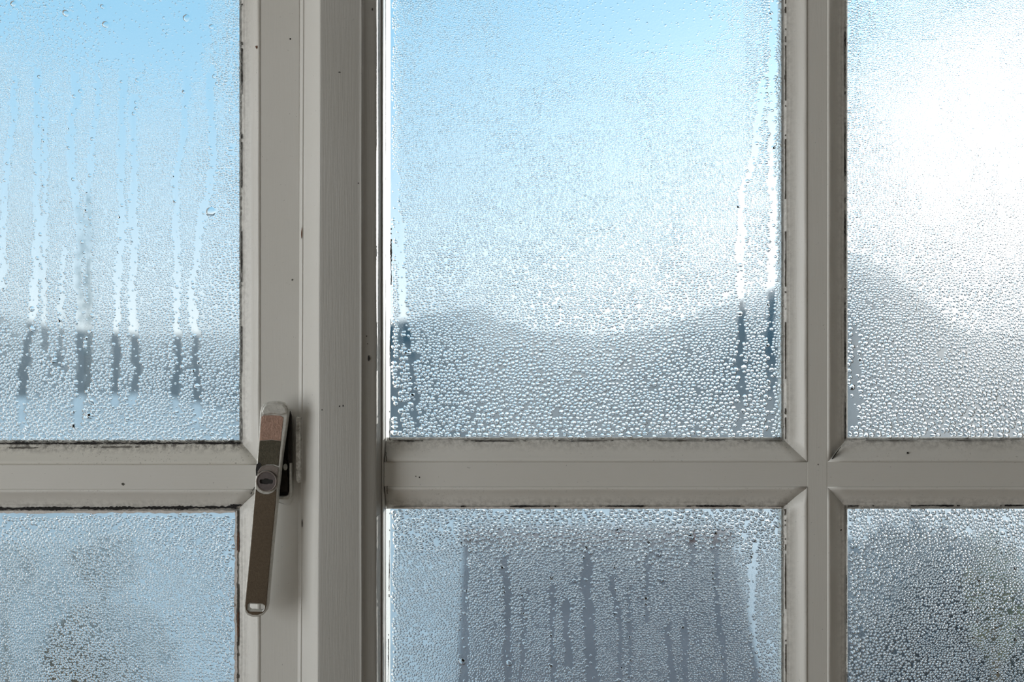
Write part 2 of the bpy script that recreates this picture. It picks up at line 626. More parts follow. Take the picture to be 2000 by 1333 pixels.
# --- fixed light
ML = PX(746, 24)                # face of the mullion that carries the light
block('top_rail', ML, RXb + BW + 8, ZT + BW, ST + 10, M_barh, window_2)
block('bottom_rail', ML, RXb + BW + 8, SB - 10, ZB - BW, M_barh, window_2)
vbar = block('glazing_bar', MX1 + BW, RXa - BW, ZB - BW, ZT + BW, M_barv, window_2, bev=0.8)
hbar = block('glazing_bar', ML + 4, MX1 + BW, MZ2 + BW, MZ1 - BW, M_barh, window_2, y0=BF + 0.4, bev=0.8)
hbar2 = block('glazing_bar', RXa - BW, RXb + BW, MZ2 + BW, MZ1 - BW, M_barh, window_2, y0=BF + 0.4, bev=0.8)
block('rebate', MX1 + 1, RXa - 1, ZB - BW, ZT + BW, M_barv, window_2, y0=G + 13, y1=YB + 10)
for (x0, x1) in ((ML, MX1 + 1), (RXa - 1, RXb)):
    block('rebate', x0, x1, MZ2 + 1, MZ1 - 1, M_barh, window_2, y0=G + 14, y1=YB)
# bright strip of putty down the mullion, and the outer rebate behind it
strip_prof = [(746.0, 21), (747, 19.6), (748.2, 21), (749.4, 26), (750.6, 32), (752.0, 38), (753.4, 44.4), (754, 45.2), (754, 50), (745.5, 50), (745.5, 24)]
putty = post('glazing_putty', strip_prof, ZB - 60, ZT + 60, M_beadv, window_2, seg=16, wob=0.5)
block('rebate', PX(740, YB), PX(754, 58), ZB - 60, ZT + 60, M_barv, window_2, y0=G + 13, y1=135)
M1 = dict(r=bead(window_2, (MX1, MZ1), (MX1, ZT), (1, 0), 1, 1, M_beadv),
          b=bead(window_2, (ML + 6, MZ1), (MX1, MZ1), (0, -1), 0, 1, M_beadh),
          t=bead(window_2, (ML + 6, ZT), (MX1, ZT), (0, 1), 0, 1, M_beadh))
M2 = dict(r=bead(window_2, (MX1, ZB), (MX1, MZ2), (1, 0), 1, 1, M_beadv),
          t=bead(window_2, (ML + 6, MZ2), (MX1, MZ2), (0, 1), 0, 1, M_beadh),
          b=bead(window_2, (ML + 6, ZB), (MX1, ZB), (0, -1), 0, 1, M_beadh))
R1 = dict(l=bead(window_2, (RXa, MZ1), (RXa, ZT), (-1, 0), 1, 1, M_beadv),
          b=bead(window_2, (RXa, MZ1), (RXb, MZ1), (0, -1), 1, 1, M_beadh),
          t=bead(window_2, (RXa, ZT), (RXb, ZT), (0, 1), 1, 1, M_beadh),
          r=bead(window_2, (RXb, MZ1), (RXb, ZT), (1, 0), 1, 1, M_beadv))
R2 = dict(l=bead(window_2, (RXa, ZB), (RXa, MZ2), (-1, 0), 1, 1, M_beadv),
          t=bead(window_2, (RXa, MZ2), (RXb, MZ2), (0, 1), 1, 1, M_beadh),
          b=bead(window_2, (RXa, ZB), (RXb, ZB), (0, -1), 1, 1, M_beadh),
          r=bead(window_2, (RXb, ZB), (RXb, MZ2), (1, 0), 1, 1, M_beadv))

# ------------------------------------------------------------------ condensation: maps in photograph pixels
DX0, DX1, DY0, DY1 = -190, 2190, -130, 1470
R = 2
gx = np.arange(DX0, DX1, R)
gy = np.arange(DY0, DY1, R)
NXg, NYg = len(gx), len(gy)


def vnoise(x, y, cell, seed):
    r = np.random.default_rng(seed)
    t = r.random((257, 257))
    u, v = x / cell + 50.0, y / cell + 50.0
    i, j = np.floor(u).astype(int), np.floor(v).astype(int)
    fu, fv = u - i, v - j
    fu, fv = fu * fu * (3 - 2 * fu), fv * fv * (3 - 2 * fv)
    i, j = i % 256, j % 256
    return (t[i, j] * (1 - fu) + t[i + 1, j] * fu) * (1 - fv) + (t[i, j + 1] * (1 - fu) + t[i + 1, j + 1] * fu) * fv


clear = np.zeros((NYg, NXg), np.float32)      # 1 inside a run of water


def run(pts, width, strength=1.0, soft=2.5):
    pts = np.array(pts, float)
    x0, x1 = pts[:, 0].min() - width, pts[:, 0].max() + width
    y0, y1 = pts[:, 1].min() - width, pts[:, 1].max() + width
    i0, i1 = max(0, int((x0 - DX0) / R)), min(NXg, int((x1 - DX0) / R) + 2)
    j0, j1 = max(0, int((y0 - DY0) / R)), min(NYg, int((y1 - DY0) / R) + 2)
    if i1 <= i0 or j1 <= j0:
        return
    X, Y = np.meshgrid(gx[i0:i1], gy[j0:j1])
    xc = np.interp(Y, pts[:, 1], pts[:, 0]) + (vnoise(X * 0, Y, 18.0, int(width * 7) + int(x0) % 90) - 0.5) * 5
    wl = width * (0.75 + 0.5 * vnoise(X * 0 + x0, Y, 26.0, 5)) * 0.5
    inside = np.clip((wl - np.abs(X - xc)) / soft + 0.5, 0, 1)
    inside *= np.clip((Y - pts[:, 1].min()) / 60.0, 0, 1) * np.clip((pts[:, 1].max() - Y) / 14.0, 0, 1) * strength
    clear[j0:j1, i0:i1] = np.maximum(clear[j0:j1, i0:i1], inside)


RUNS = [
    ([(28, 120), (25, 250), (15, 300), (8, 380), (5, 450), (3, 570)], 14, .8),
    ([(72, 110), (72, 250), (70, 340), (72, 420), (76, 445), (72, 480), (65, 560), (67, 604), (58, 640), (55, 665), (43, 730), (40, 762), (42, 840)], 15, 1),
    ([(90, 150), (88, 260), (88, 420), (85, 470), (84, 560), (85, 640), (88, 690)], 11, .7),
    ([(145, 120), (150, 200), (140, 230), (135, 280), (140, 340), (150, 400), (155, 430), (155, 480), (150, 530), (154, 590), (155, 650), (157, 700), (158, 760), (150, 790), (148, 840)], 16, 1),
    ([(190, 120), (188, 220), (182, 260), (180, 300), (170, 360), (173, 450), (172, 520), (173, 600), (172, 680), (172, 770)], 13, .7),
    ([(240, 120), (238, 250), (235, 330), (237, 420), (238, 440), (235, 480), (228, 540), (230, 580), (226, 640), (225, 700), (222, 760), (222, 800)], 15, 1),
    ([(262, 160), (260, 260), (262, 330), (257, 420), (262, 450), (262, 500), (255, 560), (258, 600), (260, 640), (265, 680), (268, 720), (260, 770), (255, 800)], 16, 1),
    ([(365, 110), (362, 200), (358, 260), (352, 300), (342, 350), (344, 420), (343, 460), (346, 520), (343, 600), (346, 660), (348, 690), (343, 740), (342, 810)], 13, .95),
    ([(413, 100), (410, 220), (415, 290), (415, 330), (408, 370), (395, 410), (390, 450), (385, 500), (372, 550), (378, 600), (380, 650), (382, 700), (385, 760), (382, 840)], 15, .95),
    ([(130, 440), (120, 530), (118, 600), (118, 650), (118, 730)], 10, .6),
    ([(772, 320), (775, 420), (780, 500), (786, 580), (795, 660), (803, 700), (806, 740), (808, 790), (812, 850)], 13, 1),
    ([(1492, 130), (1478, 250), (1468, 320), (1452, 360), (1445, 420), (1444, 500), (1446, 580), (1447, 620), (1446, 700), (1446, 780), (1444, 850)], 14, 1),
    ([(1512, -40), (1506, 200), (1505, 330), (1510, 400), (1505, 520), (1503, 650), (1505, 760), (1500, 858)], 14, .85),
    ([(1094, 560), (1094, 645)], 6, .6),
    ([(1666, 610), (1670, 660), (1674, 700), (1668, 760), (1664, 830)], 17, .9),
    ([(903, 1020), (905, 1080), (907, 1180), (905, 1280), (906, 1640)], 16, .9),
    ([(992, 1040), (985, 1120), (990, 1200), (992, 1300), (990, 1360)], 14, .9),
    ([(1018, 1110), (1022, 1220), (1018, 1330), (1016, 1640)], 9, .8),
    ([(1078, 1090), (1078, 1200), (1080, 1300), (1076, 1640)], 11, .8),
    ([(1145, 1030), (1146, 1120), (1150, 1240), (1158, 1330), (1160, 1640)], 20, .9),
    ([(1196, 1070), (1198, 1150), (1212, 1240), (1208, 1400)], 12, .8),
    ([(1226, 1100), (1228, 1200), (1230, 1350)], 9, .7),
    ([(1262, 1020), (1264, 1120), (1262, 1230)], 12, .7),
    ([(1300, 1170), (1303, 1240), (1310, 1300), (1314, 1400)], 13, .9),
    ([(1338, 1160), (1334, 1240), (1338, 1330), (1340, 1640)], 12, .9),
    ([(1362, 1000), (1352, 1050), (1350, 1120)], 12, .7),
    ([(1398, 990), (1398, 1080), (1395, 1150), (1410, 1260), (1416, 1360)], 12, .8),
    ([(1490, 1000), (1478, 1060), (1468, 1110), (1465, 1200), (1474, 1290), (1478, 1640)], 15, .8),
    ([(1905, 1050), (1910, 1150), (1906, 1260), (1912, 1640)], 22, .45),
    ([(1948, 1020), (1950, 1120), (1955, 1260), (1950, 1640)], 24, .45),
    ([(1982, 1060), (1980, 1200), (1984, 1300)], 14, .6),
]
for r_ in RUNS:
    low = r_[0][0][1] > 985
    run(r_[0], r_[1] * (1.25 if low else 1.0), r_[2] * (0.5 if low else 1.0), 6.0 if low else 2.5)
DROPS_L1 = [(26, 7, 6.2), (128, 26, 6.8), (206, 48, 7.0), (200, 13, 4.4), (364, 35, 7.2), (413, 52, 5), (90, 12, 3), (412, 414, 10),
            (105, 704, 6.5), (84, 706, 5), (62, 604, 6), (63, 643, 6), (180, 617, 4.5), (178, 785, 6), (176, 813, 6.5), (248, 820, 5.5),
            (385, 755, 6), (380, 656, 4), (344, 806, 5), (450, 291, 5), (157, 178, 4), (268, 157, 4), (380, 825, 4.5)]
DROPS_M1 = [(797, 690, 5.5), (1445, 612, 5), (1446, 518, 4.5), (1460, 354, 4), (1507, 723, 5), (1500, 700, 4.5)]
DROPS_M2 = [(902, 1293, 7), (994, 1296, 6), (1285, 1082, 6), (1350, 1050, 6), (1290, 1132, 6.5), (1208, 1038, 4), (1122, 1134, 5)]
for (x, y, r_) in DROPS_L1 + DROPS_M1 + DROPS_M2:
    i0, j0, q = int((x - DX0) / R), int((y - DY0) / R), int(r_ / R) + 3
    X, Y = np.meshgrid(gx[max(0, i0 - q):i0 + q], gy[max(0, j0 - q):j0 + q])
    sub = clear[max(0, j0 - q):j0 + q, max(0, i0 - q):i0 + q]
    np.maximum(sub, (np.hypot(X - x, Y - y) < r_ + 2.5).astype(np.float32), out=sub)
rr = random.Random(11)
for i in range(34):
    x = rr.uniform(905, 1430)
    y = rr.uniform(1030, 1200)
    d = rr.uniform(-6, 6)
    run([(x, y), (x + d, y + 120), (x + d * rr.uniform(-1, 1), y + rr.uniform(180, 420))], rr.choice((5, 7, 9, 14, 22)), rr.uniform(.12, .36), 6.0)
# the wet clear margins beside the mullion and above the lower beads
run([(759, -300), (759, 200), (759, 860), (759, 1640)], 15, 1)
run([(772, 300), (771, 360), (775, 500)], 9, .8)
run([(783, 380), (784, 560), (778, 700), (780, 850)], 9, .5)


def sample_clear(px, py):
    i = np.clip(((np.asarray(px) - DX0) / R).astype(int), 0, NXg - 1)
    j = np.clip(((np.asarray(py) - DY0) / R).astype(int), 0, NYg - 1)
    return clear[j, i]


def size_map(name, x, y):
    """mean droplet radius in photograph pixels"""
    n = vnoise(x, y, 55.0, 21)
    if name == 'L1':
        s = np.interp(y, [120, 220, 400, 520, 640, 760, 860], [0.9, 1.5, 1.9, 2.3, 2.7, 3.3, 3.7])
        s = np.where(y < 210, np.maximum(0.9, np.interp(y, [60, 210], [.9, 1.5]) * (1.25 - 0.5 * x / 470.0)), s)
        e = np.interp(x + (vnoise(x, y, 24.0, 44) - 0.5) * 50, [385, 450], [0, 1])
        s = s * (1 - e) + e * np.maximum(s, np.interp(y, [0, 300, 700], [2.6, 2.8, 3.1]))
    elif name == 'M1':
        s = np.interp(y, [0, 150, 300, 430, 560, 660, 760, 850], [1.7, 1.8, 1.9, 2.15, 2.6, 3.1, 3.7, 4.3])
        s = s + np.interp(x, [765, 880], [0.7, 0]) * np.interp(y, [0, 500], [1, 0])
        bl = np.clip((x - 960) / 200, 0, 1) * np.clip((1500 - x) / 120, 0, 1) * np.clip((170 - y) / 110, 0, 1)
        s = s * (1 - 0.5 * bl)
        e = np.interp(x, [1450, 1490], [0, 1])
        s = s * (1 - e) + e * np.clip(s, 2.6, 3.6)
    elif name == 'R1':
        s = np.interp(y, [0, 250, 420, 560, 680, 780, 850], [2.0, 2.0, 2.6, 3.0, 3.4, 4.0, 4.5])
        s = s + np.interp(x, [1655, 1740], [0.9, 0]) * np.interp(y, [0, 600], [1, 0])
    elif name == 'M2':
        s = np.interp(y, [995, 1050, 1110, 1300], [4.6, 4.2, 2.6, 2.2])
        e = np.maximum(np.interp(x, [770, 900], [1, 0]), np.interp(x, [1420, 1470], [0, 1]))
        s = s * (1 - e) + e * np.maximum(s, 2.7)
    elif name == 'L2':
        s = np.interp(y, [1000, 1050, 1100, 1300], [4.0, 3.4, 2.7, 2.5])
        s = np.maximum(s, np.interp(x, [380, 450], [2.4, 3.8]))
    else:
        s = np.interp(y, [995, 1040, 1100, 1300], [4.2, 3.4, 2.7, 2.6])
        s = np.maximum(s, np.interp(x, [1660, 1720], [3.8, 2.6]))
    return s * (0.85 + 0.3 * n)


def droplet_points(name, x0, x1, y0, y1):
    xs, ys, rs = [], [], []
    B = 30
    r = np.random.default_rng(abs(hash(name)) % 1000 if False else sum(map(ord, name)))
    for bx in np.arange(x0, x1, B):
        for by in np.arange(y0, y1, B):
            s = float(size_map(name, np.array([bx + B / 2.0]), np.array([by + B / 2.0]))[0])
            c = 2.0 * max(s, 1.5) * r.uniform(0.94, 1.06)
            nx, ny = max(1, int(round(B / c))), max(1, int(round(B / (c * 0.87))))
            ii, jj = np.meshgrid(np.arange(nx), np.arange(ny))
            px = bx + (ii + 0.25 + 0.5 * (jj % 2) + r.uniform(-0.43, 0.43, ii.shape)) * B / nx
            py = by + (jj + 0.5 + r.uniform(-0.43, 0.43, ii.shape)) * B / ny
            rad = c * 0.5 * r.choice([0.7, 0.86, 0.96, 1.06, 1.25], ii.shape, p=[.2, .27, .28, .18, .07])
            ok = r.random(ii.shape) < np.interp(size_map(name, px, py), [0.95, 1.6], [0.05, 0.91])
            xs.append(px[ok]); ys.append(py[ok]); rs.append(rad[ok])
    xs, ys, rs = np.concatenate(xs), np.concatenate(ys), np.concatenate(rs)
    ok = (xs > x0 + rs + 1) & (xs < x1 - rs - 1) & (ys > y0 + rs + 1) & (ys < y1 - rs - 1)
    ok &= sample_clear(xs, ys) < 0.35
    return xs[ok], ys[ok], rs[ok]


def cell_limits(xs, ys, dirx, diry, ax, ay):
    """distance from each droplet to the edge of its own cell along the given directions"""
    from mathutils.kdtree import KDTree
    kd = KDTree(len(ax))
    for i in range(len(ax)):
        kd.insert((ax[i], ay[i], 0.0), i)
    kd.balance()
    idx = np.array([[t[1] for t in kd.find_n((xs[i], ys[i], 0.0), 11)] for i in range(len(xs))])
    ddx = ax[idx[:, 1:]] - xs[:, None]
    ddy = ay[idx[:, 1:]] - ys[:, None]
    d2 = ddx ** 2 + ddy ** 2
    lim = np.full(dirx.shape, 1e9)
    for m in range(ddx.shape[1]):
        pr = dirx * ddx[:, m:m + 1] + diry * ddy[:, m:m + 1]
        lim = np.minimum(lim, np.where(pr > 1e-6, d2[:, m:m + 1] * 0.5 / np.maximum(pr, 1e-6), 1e9))
    return lim


def drops_mesh(name, xs, ys, rs, parent, kind='stuff', squash=0.36, jitter=0.14, depth=G - 0.6, k=7, seed=1, packed=None):
    r = np.random.default_rng(seed)
    n = len(xs)
    ang = np.arange(k) * 2 * math.pi / k
    a = ang[None, :] + r.uniform(0, 2, (n, 1))
    rad = rs[:, None] * (1 + r.uniform(-jitter, jitter, (n, k)))
    el = r.uniform(1.0, 1.2, (n, 1))
    th = r.normal(-0.35, 0.45, (n, 1))
    ex, ez = rad * np.cos(a) * el, rad * np.sin(a) / el
    dx = ex * np.cos(th) - ez * np.sin(th)
    dz = ex * np.sin(th) + ez * np.cos(th)
    if packed:
        ln = np.hypot(dx, dz)
        lim = cell_limits(xs, ys, dx / ln, -dz / ln, *packed) * 0.97
        f = np.minimum(1.0, lim / ln)
        dx, dz = dx * f, dz * f
        rs = 0.5 * rs + 0.5 * np.hypot(dx, dz).mean(1)
    hgt = (rs * squash * np.interp(rs, [1.3, 2.0, 3.0, 4.5], [0.55, 0.72, 1.0, 1.15]) * r.uniform(0.8, 1.2, n))[:, None]
    kk = (F + depth) / F
    cx = ((xs - 1000.0) * kk)[:, None]
    cz = ((666.5 - ys) * kk)[:, None]
    z0 = np.zeros((n, k))
    ring0 = np.stack([cx + dx, depth + z0, cz + dz], -1)
    sag = -0.10 * rs[:, None]
    ox = (r.uniform(-0.16, 0.16, n) * rs)[:, None] if packed else np.zeros((n, 1))
    mid = r.uniform(0.58, 0.74, (n, k)) if packed else 0.66
    ring1 = np.stack([cx + dx * mid + ox, depth - hgt * 0.72 + z0, cz + dz * mid + sag], -1)
    apex = np.stack([cx + ox, depth - hgt, cz + sag], -1)
    capr = ring0 + np.array([0, 0.02, 0])
    V = np.concatenate([ring0, ring1, apex, capr], 1)         # n, 3k+1, 3
    per = 3 * k + 1
    V = V.reshape(-1, 3) * S
    V[:, 2] += CZ
    tris = []
    for i in range(k):
        j = (i + 1) % k
        tris += [(i, k + i, j), (j, k + i, k + j), (k + i, 2 * k, k + j)]
    for i in range(1, k - 1):
        tris.append((2 * k + 1, 2 * k + 1 + i, 2 * k + 2 + i))
    tris = np.array(tris)
    T_ = (tris[None] + (np.arange(n) * per)[:, None, None]).reshape(-1, 3)
    c = (V.min(0) + V.max(0)) / 2
    me = bpy.data.meshes.new(name)
    me.vertices.add(len(V))
    me.vertices.foreach_set('co', (V - c).astype(np.float32).ravel())
    me.loops.add(T_.size)
    me.loops.foreach_set('vertex_index', T_.astype(np.int32).ravel())
    me.polygons.add(len(T_))
    me.polygons.foreach_set('loop_start', np.arange(0, T_.size, 3, dtype=np.int32))
    me.update(calc_edges=True)
    me.shade_smooth()
    me.materials.append(M_water)
    o = bpy.data.objects.new(name, me)
    col.objects.link(o)
    place(o, c, parent)
    if kind:
        o['kind'] = kind
    return o


def pane(parent, name, X0, X1, Z0, Z1, px0, px1, py0, py1):
    """glass slab, its film of fine condensation, and the droplets in view"""
    a, b = W(X0 - 5, G + 0.4, Z0 - 5), W(X1 + 5, G + 12, Z1 + 5)
    v, f = box_vf(a[0], b[0], a[1], b[1], a[2], b[2])
    p = obj('pane', v, f, M_glass, parent)
    # film grid
    def steps(lo, hi, a_, b_):
        a_, b_ = max(lo, a_), min(hi, b_)
        v_ = [np.linspace(lo, a_, int((a_ - lo) / 40) + 2)[:-1]] if a_ > lo + 1 else []
        v_.append(np.linspace(a_, b_, int((b_ - a_) / 5) + 2))
        if hi > b_ + 1:
            v_.append(np.linspace(b_, hi, int((hi - b_) / 40) + 2)[1:])
        return np.concatenate(v_)
    xs = steps(X0, X1, PX(DX0, G), PX(DX1, G))
    zs = steps(Z0, Z1, PZ(DY1, G), PZ(DY0, G))
    XX, ZZ = np.meshgrid(xs, zs)
    k = (F + G) / F
    PXX, PYY = XX / k + 1000.0, 666.5 - ZZ / k
    inb = (PXX > DX0) & (PXX < DX1) & (PYY > DY0) & (PYY < DY1)
    s = size_map(name, PXX, PYY)
    fog = np.interp(s, [0.9, 1.5, 2.5, 4.5], FOG[name])
    fog = fog * (0.82 + 0.36 * vnoise(PXX, PYY, 90.0, 33))
    fog = np.clip(fog, 0, 1) * (1 - np.where(inb, sample_clear(PXX, PYY), 0))
    yy = np.full(XX.shape, G - 0.2)
    V = np.stack([XX * S, yy * S, ZZ * S + CZ], -1).reshape(-1, 3)
    ny, nx = XX.shape
    q = (np.arange(ny - 1)[:, None] * nx + np.arange(nx - 1)[None]).ravel()
    Q = np.stack([q, q + 1, q + nx + 1, q + nx], -1)
    c = (V.min(0) + V.max(0)) / 2
    me = bpy.data.meshes.new('condensation_film')
    me.vertices.add(len(V))
    me.vertices.foreach_set('co', (V - c).astype(np.float32).ravel())
    me.loops.add(Q.size)
    me.loops.foreach_set('vertex_index', Q.astype(np.int32).ravel())
    me.polygons.add(len(Q))
    me.polygons.foreach_set('loop_start', np.arange(0, Q.size, 4, dtype=np.int32))
    me.update(calc_edges=True)
    at = me.attributes.new('fog', 'FLOAT', 'POINT')
    at.data.foreach_set('value', fog.astype(np.float32).ravel())
    me.materials.append(M_fog)
    o = bpy.data.objects.new('condensation_film', me)
    col.objects.link(o)
    place(o, c, p)
    o['kind'] = 'stuff'
    dx, dy, dr = droplet_points(name, max(px0, DX0), min(px1, DX1), max(py0, DY0), min(py1, DY1))
    sq = {'L1': .50, 'M1': .54, 'R1': .54, 'L2': .50, 'M2': .48, 'R2': .56}[name]
    small = dr < 2.3
    for sel, k_ in ((small, 5), (~small, 7)):
        if sel.any():
            drops_mesh('water_droplets', dx[sel], dy[sel], dr[sel] * 1.55, p, packed=(dx, dy), squash=sq, k=k_, seed=sum(map(ord, name)) + k_)
    return p


FOG = {'L1': [0.45, 0.8, 0.75, 0.45], 'M1': [0.7, 0.8, 0.6, 0.16], 'R1': [0.8, 0.8, 0.6, 0.16],
       'L2': [0.7, 0.7, 0.65, 0.4], 'M2': [0.55, 0.5, 0.5, 0.3], 'R2': [0.55, 0.5, 0.45, 0.3]}
pL1 = pane(window_1, 'L1', LX0, LX1, LZ1, ZT, -300, 473, -240, 865)
pL2 = pane(window_1, 'L2', LX0, LX1b, ZB, LZ2, -300, 460, 1003, 2100)
pM1 = pane(window_2, 'M1', MX0 - 2, MX1, MZ1, ZT, 764, 1528, -240, 859)
pM2 = pane(window_2, 'M2', MX0 - 2, MX1, ZB, MZ2, 764, 1529, 991, 2100)
pR1 = pane(window_2, 'R1', RXa, RXb, MZ1, ZT, 1652, 2400, -240, 859)
pR2 = pane(window_2, 'R2', RXa, RXb, ZB, MZ2, 1656, 2400, 991, 2100)

# beads of water standing in the runs, and single drops
bx, by, br = [], [], []
for pts, w, st in RUNS:
    pts = np.array(pts, float)
    y = pts[0, 1] + 40
    while y < pts[-1, 1] - 6:
        bx.append(np.interp(y, pts[:, 1], pts[:, 0]) + random.uniform(-w * .33, w * .33))
        by.append(y)
        br.append(random.choice((1.7, 2.0, 2.4, 3.0, 3.8)))
        y += random.uniform(9, 34)
bx, by, br = map(np.array, (bx, by, br))
for p, sel in ((pL1, (bx < 475) & (by < 862)), (pM1, (bx > 760) & (bx < 1530) & (by < 858)),
               (pM2, (bx > 760) & (bx < 1530) & (by > 990)), (pR1, (bx > 1650) & (by < 858)), (pR2, (bx > 1650) & (by > 990))):
    drops_mesh('water_beads', bx[sel], by[sel], br[sel], p, squash=0.46, jitter=0.14, k=9, seed=77)
for p, dl in ((pL1, DROPS_L1), (pM1, DROPS_M1), (pM2, DROPS_M2)):
    for (x, y, r_) in dl:
        drops_mesh('water_drop', np.array([x]), np.array([y]), np.array([r_]), p, kind=None, squash=0.45, jitter=0.08, k=18, seed=int(x * 3 + y))

# ------------------------------------------------------------------ mould, grime and sealant along the glass


def ragged(name, px0, py0, px1, py1, width, mat, parent, y=G - 3.0, thick=2.5, gap=0.0, seed=1, base=0.25, step=3.0):
    """ragged ribbon between two pixel points; broken up where gap > 0"""
    r = random.Random(seed)
    L = math.hypot(px1 - px0, py1 - py0)
    n = max(2, int(L / step))
    ux, uy = (px1 - px0) / L, (py1 - py0) / L
    nx, ny = -uy, ux
    verts, faces = [], []
    prev = None
    ph = r.random() * 10
    for i in range(n + 1):
        t = i / n * L
        env = 0.5 + 0.5 * math.sin(ph + t / 37.0) * math.sin(t / 13.0 + 2 * ph)
        wv = width * (base + (1 - base) * env) * r.uniform(0.6, 1.2)
        off = r.uniform(-0.15, 0.15) * width
        if gap > 0 and (0.5 + 0.5 * math.sin(t / 29.0 + ph * 3) + r.uniform(-.3, .3)) < gap:
            prev = None
            continue
        cx, cy = px0 + ux * t + nx * off, py0 + uy * t + ny * off
        ring = []
        for sgn, yy in ((-1, y), (1, y), (1, y + thick), (-1, y + thick)):
            verts.append(P(cx + nx * sgn * wv / 2, cy + ny * sgn * wv / 2, yy))
            ring.append(len(verts) - 1)
        if prev:
            for a in range(4):
                b_ = (a + 1) % 4
                faces.append((prev[a], prev[b_], ring[b_], ring[a]))
        prev = ring
    if faces:
        return obj(name, verts, faces, mat, parent)


ragged('mould_line', -160, 866.5, 470, 866.0, 4.6, M_mould, L1['b'], seed=3, y=G - 5)
ragged('mould_line', -160, 877, 300, 873, 3.5, M_grime, L1['b'], seed=4, y=G - 7.0, thick=1.5, gap=0.62)
ragged('mould_line', -160, 995.5, 462, 991.5, 7.5, M_mould, L2['t'], seed=5, y=G - 5, base=0.45)
ragged('sealant', -160, 1001.5, 460, 1000, 6.0, M_seal, L2['t'], seed=6, y=G - 2, base=0.7, step=6)
ragged('sealant', 461, 998, 460, 1460, 7.0, M_seal, L2['r'], seed=7, y=G - 2, base=0.75, step=6)
ragged('mould_line', 464, 992, 464, 1460, 4.2, M_grime, L2['r'], seed=8, y=G - 4, gap=0.25)
ragged('mould_line', 465, 1040, 464, 1440, 3.6, M_rust, L2['r'], seed=9, y=G - 4.6, gap=0.66)
ragged('mould_line', 472.5, -140, 471, 860, 2.6, M_mould, L1['r'], seed=10, y=G - 4.5, gap=0.35)
ragged('mould_line', 472, 866, 496, 898, 3.4, M_mould, L1['r'], seed=22, y=G - 16, gap=0.35, thick=9)
ragged('mould_line', 490, 966, 497, 952, 2.4, M_mould, L2['r'], seed=23, y=G - 21, gap=0.2, thick=6)
ragged('mould_line', 450, 988, 472, 987, 5.0, M_mould, L2['t'], seed=24, y=G - 6, gap=0.2)
ragged('mould_line', 766, 861, 1528, 861, 2.4, M_grime, M1['b'], seed=11, y=G - 4.6, gap=0.30)
ragged('mould_line', 790, 862, 1160, 862, 1.8, M_mould, M1['b'], seed=12, y=G - 5, gap=0.62)
ragged('mould_line', 1380, 860, 1528, 860, 2.4, M_mould, M1['b'], seed=13, y=G - 5, gap=0.6)
ragged('mould_line', 900, 990, 1530, 989, 3.6, M_mould, M2['t'], seed=14, y=G - 5, gap=0.45)
ragged('sealant', 768, 992.5, 1526, 992, 4.0, M_seal, M2['t'], seed=15, y=G - 2, base=0.6, step=6)
ragged('mould_line', 1533.5, -140, 1533.5, 858, 2.2, M_grime, M1['r'], seed=16, y=G - 5.2, gap=0.15)
ragged('mould_line', 1533, 995, 1535, 1470, 2.2, M_grime, M2['r'], seed=17, y=G - 5.2, gap=0.2)
ragged('mould_line', 1650.5, -140, 1651, 858, 2.4, M_mould, R1['l'], seed=18, y=G - 4.8, gap=0.15)
ragged('mould_line', 1653, 995, 1655, 1470, 2.4, M_grime, R2['l'], seed=19, y=G - 4.8, gap=0.2)
ragged('mould_line', 1656, 989, 2100, 988, 3.4, M_mould, R2['t'], seed=20, y=G - 5, gap=0.42)
ragged('mould_line', 1654, 861, 2100, 861, 1.8, M_grime, R1['b'], seed=21, y=G - 4.8, gap=0.25)
ragged('mould_line', 753, 868, 755, 902, 3.0, M_grime, M1['b'], seed=25, y=18, gap=0.15)
ragged('mould_line', 756, 950, 757, 986, 3.0, M_grime, M2['t'], seed=26, y=18, gap=0.15)
ragged('mould_line', 1642, 874, 1625, 897, 2.0, M_mould, R1['l'], seed=27, y=24, gap=0.3, thick=6)
ragged('mould_line', 763.5, 380, 764, 560, 4.5, M_grime, putty, seed=28, y=G - 2.5, gap=0.4)
ragged('mould_line', 762.5, 560, 761, 860, 2.4, M_grime, putty, seed=29, y=G - 2.0, gap=0.4)
ragged('mould_line', 761.5, 990, 757, 1450, 2.2, M_mould, putty, seed=30, y=G - 3.0, gap=0.3)


def chip(px, py, rx, ry, y, mat, parent, seed=1):
    r = random.Random(seed)
    pts = [(px + rx * math.cos(a) * r.uniform(.6, 1.2), py + ry * math.sin(a) * r.uniform(.6, 1.2)) for a in [i * math.tau / 9 for i in range(9)]]
    v = [P(x, q, y) for x, q in pts] + [P(x, q, y + 2.0) for x, q in pts]
    n = len(pts)
    f = [tuple(range(n)), tuple(range(2 * n - 1, n - 1, -1))] + [(i, i + n, (i + 1) % n + n, (i + 1) % n) for i in range(n)]
    return obj('paint_chip', v, f, mat, parent)


chip(567, 76, 2.2, 2.0, BF - 0.3, M_black, stile, 1)
chip(571, 547, 1.9, 1.9, BF - 0.3, M_grime, stile, 2)
chip(501, 92, 2.2, 3.6, BF - 2.4, M_rust, L1['r'], 3)
chip(589.3, 456, 1.3, 11, 20.2, M_rust, cover, 4)
chip(663, 141, 2.6, 1.2, -20.4, M_black, mullion, 5)
chip(720, 700, 2.4, 6, -14.2, M_black, mullion, 6)
chip(716, 657, 1.4, 1.6, -15.4, M_black, mullion, 7)
chip(718, 672, 1.2, 1.2, -14.7, M_black, mullion, 8)
chip(727, 18, 1.2, 3.5, -12.2, M_black, mullion, 9)
chip(663, 794, 1.5, 1.8, -20.4, M_black, mullion, 10)
chip(670, 793, 1.2, 2.2, -20.4, M_black, mullion, 11)
chip(629, 801, 1.1, 1.3, -20.4, M_black, mullion, 12)
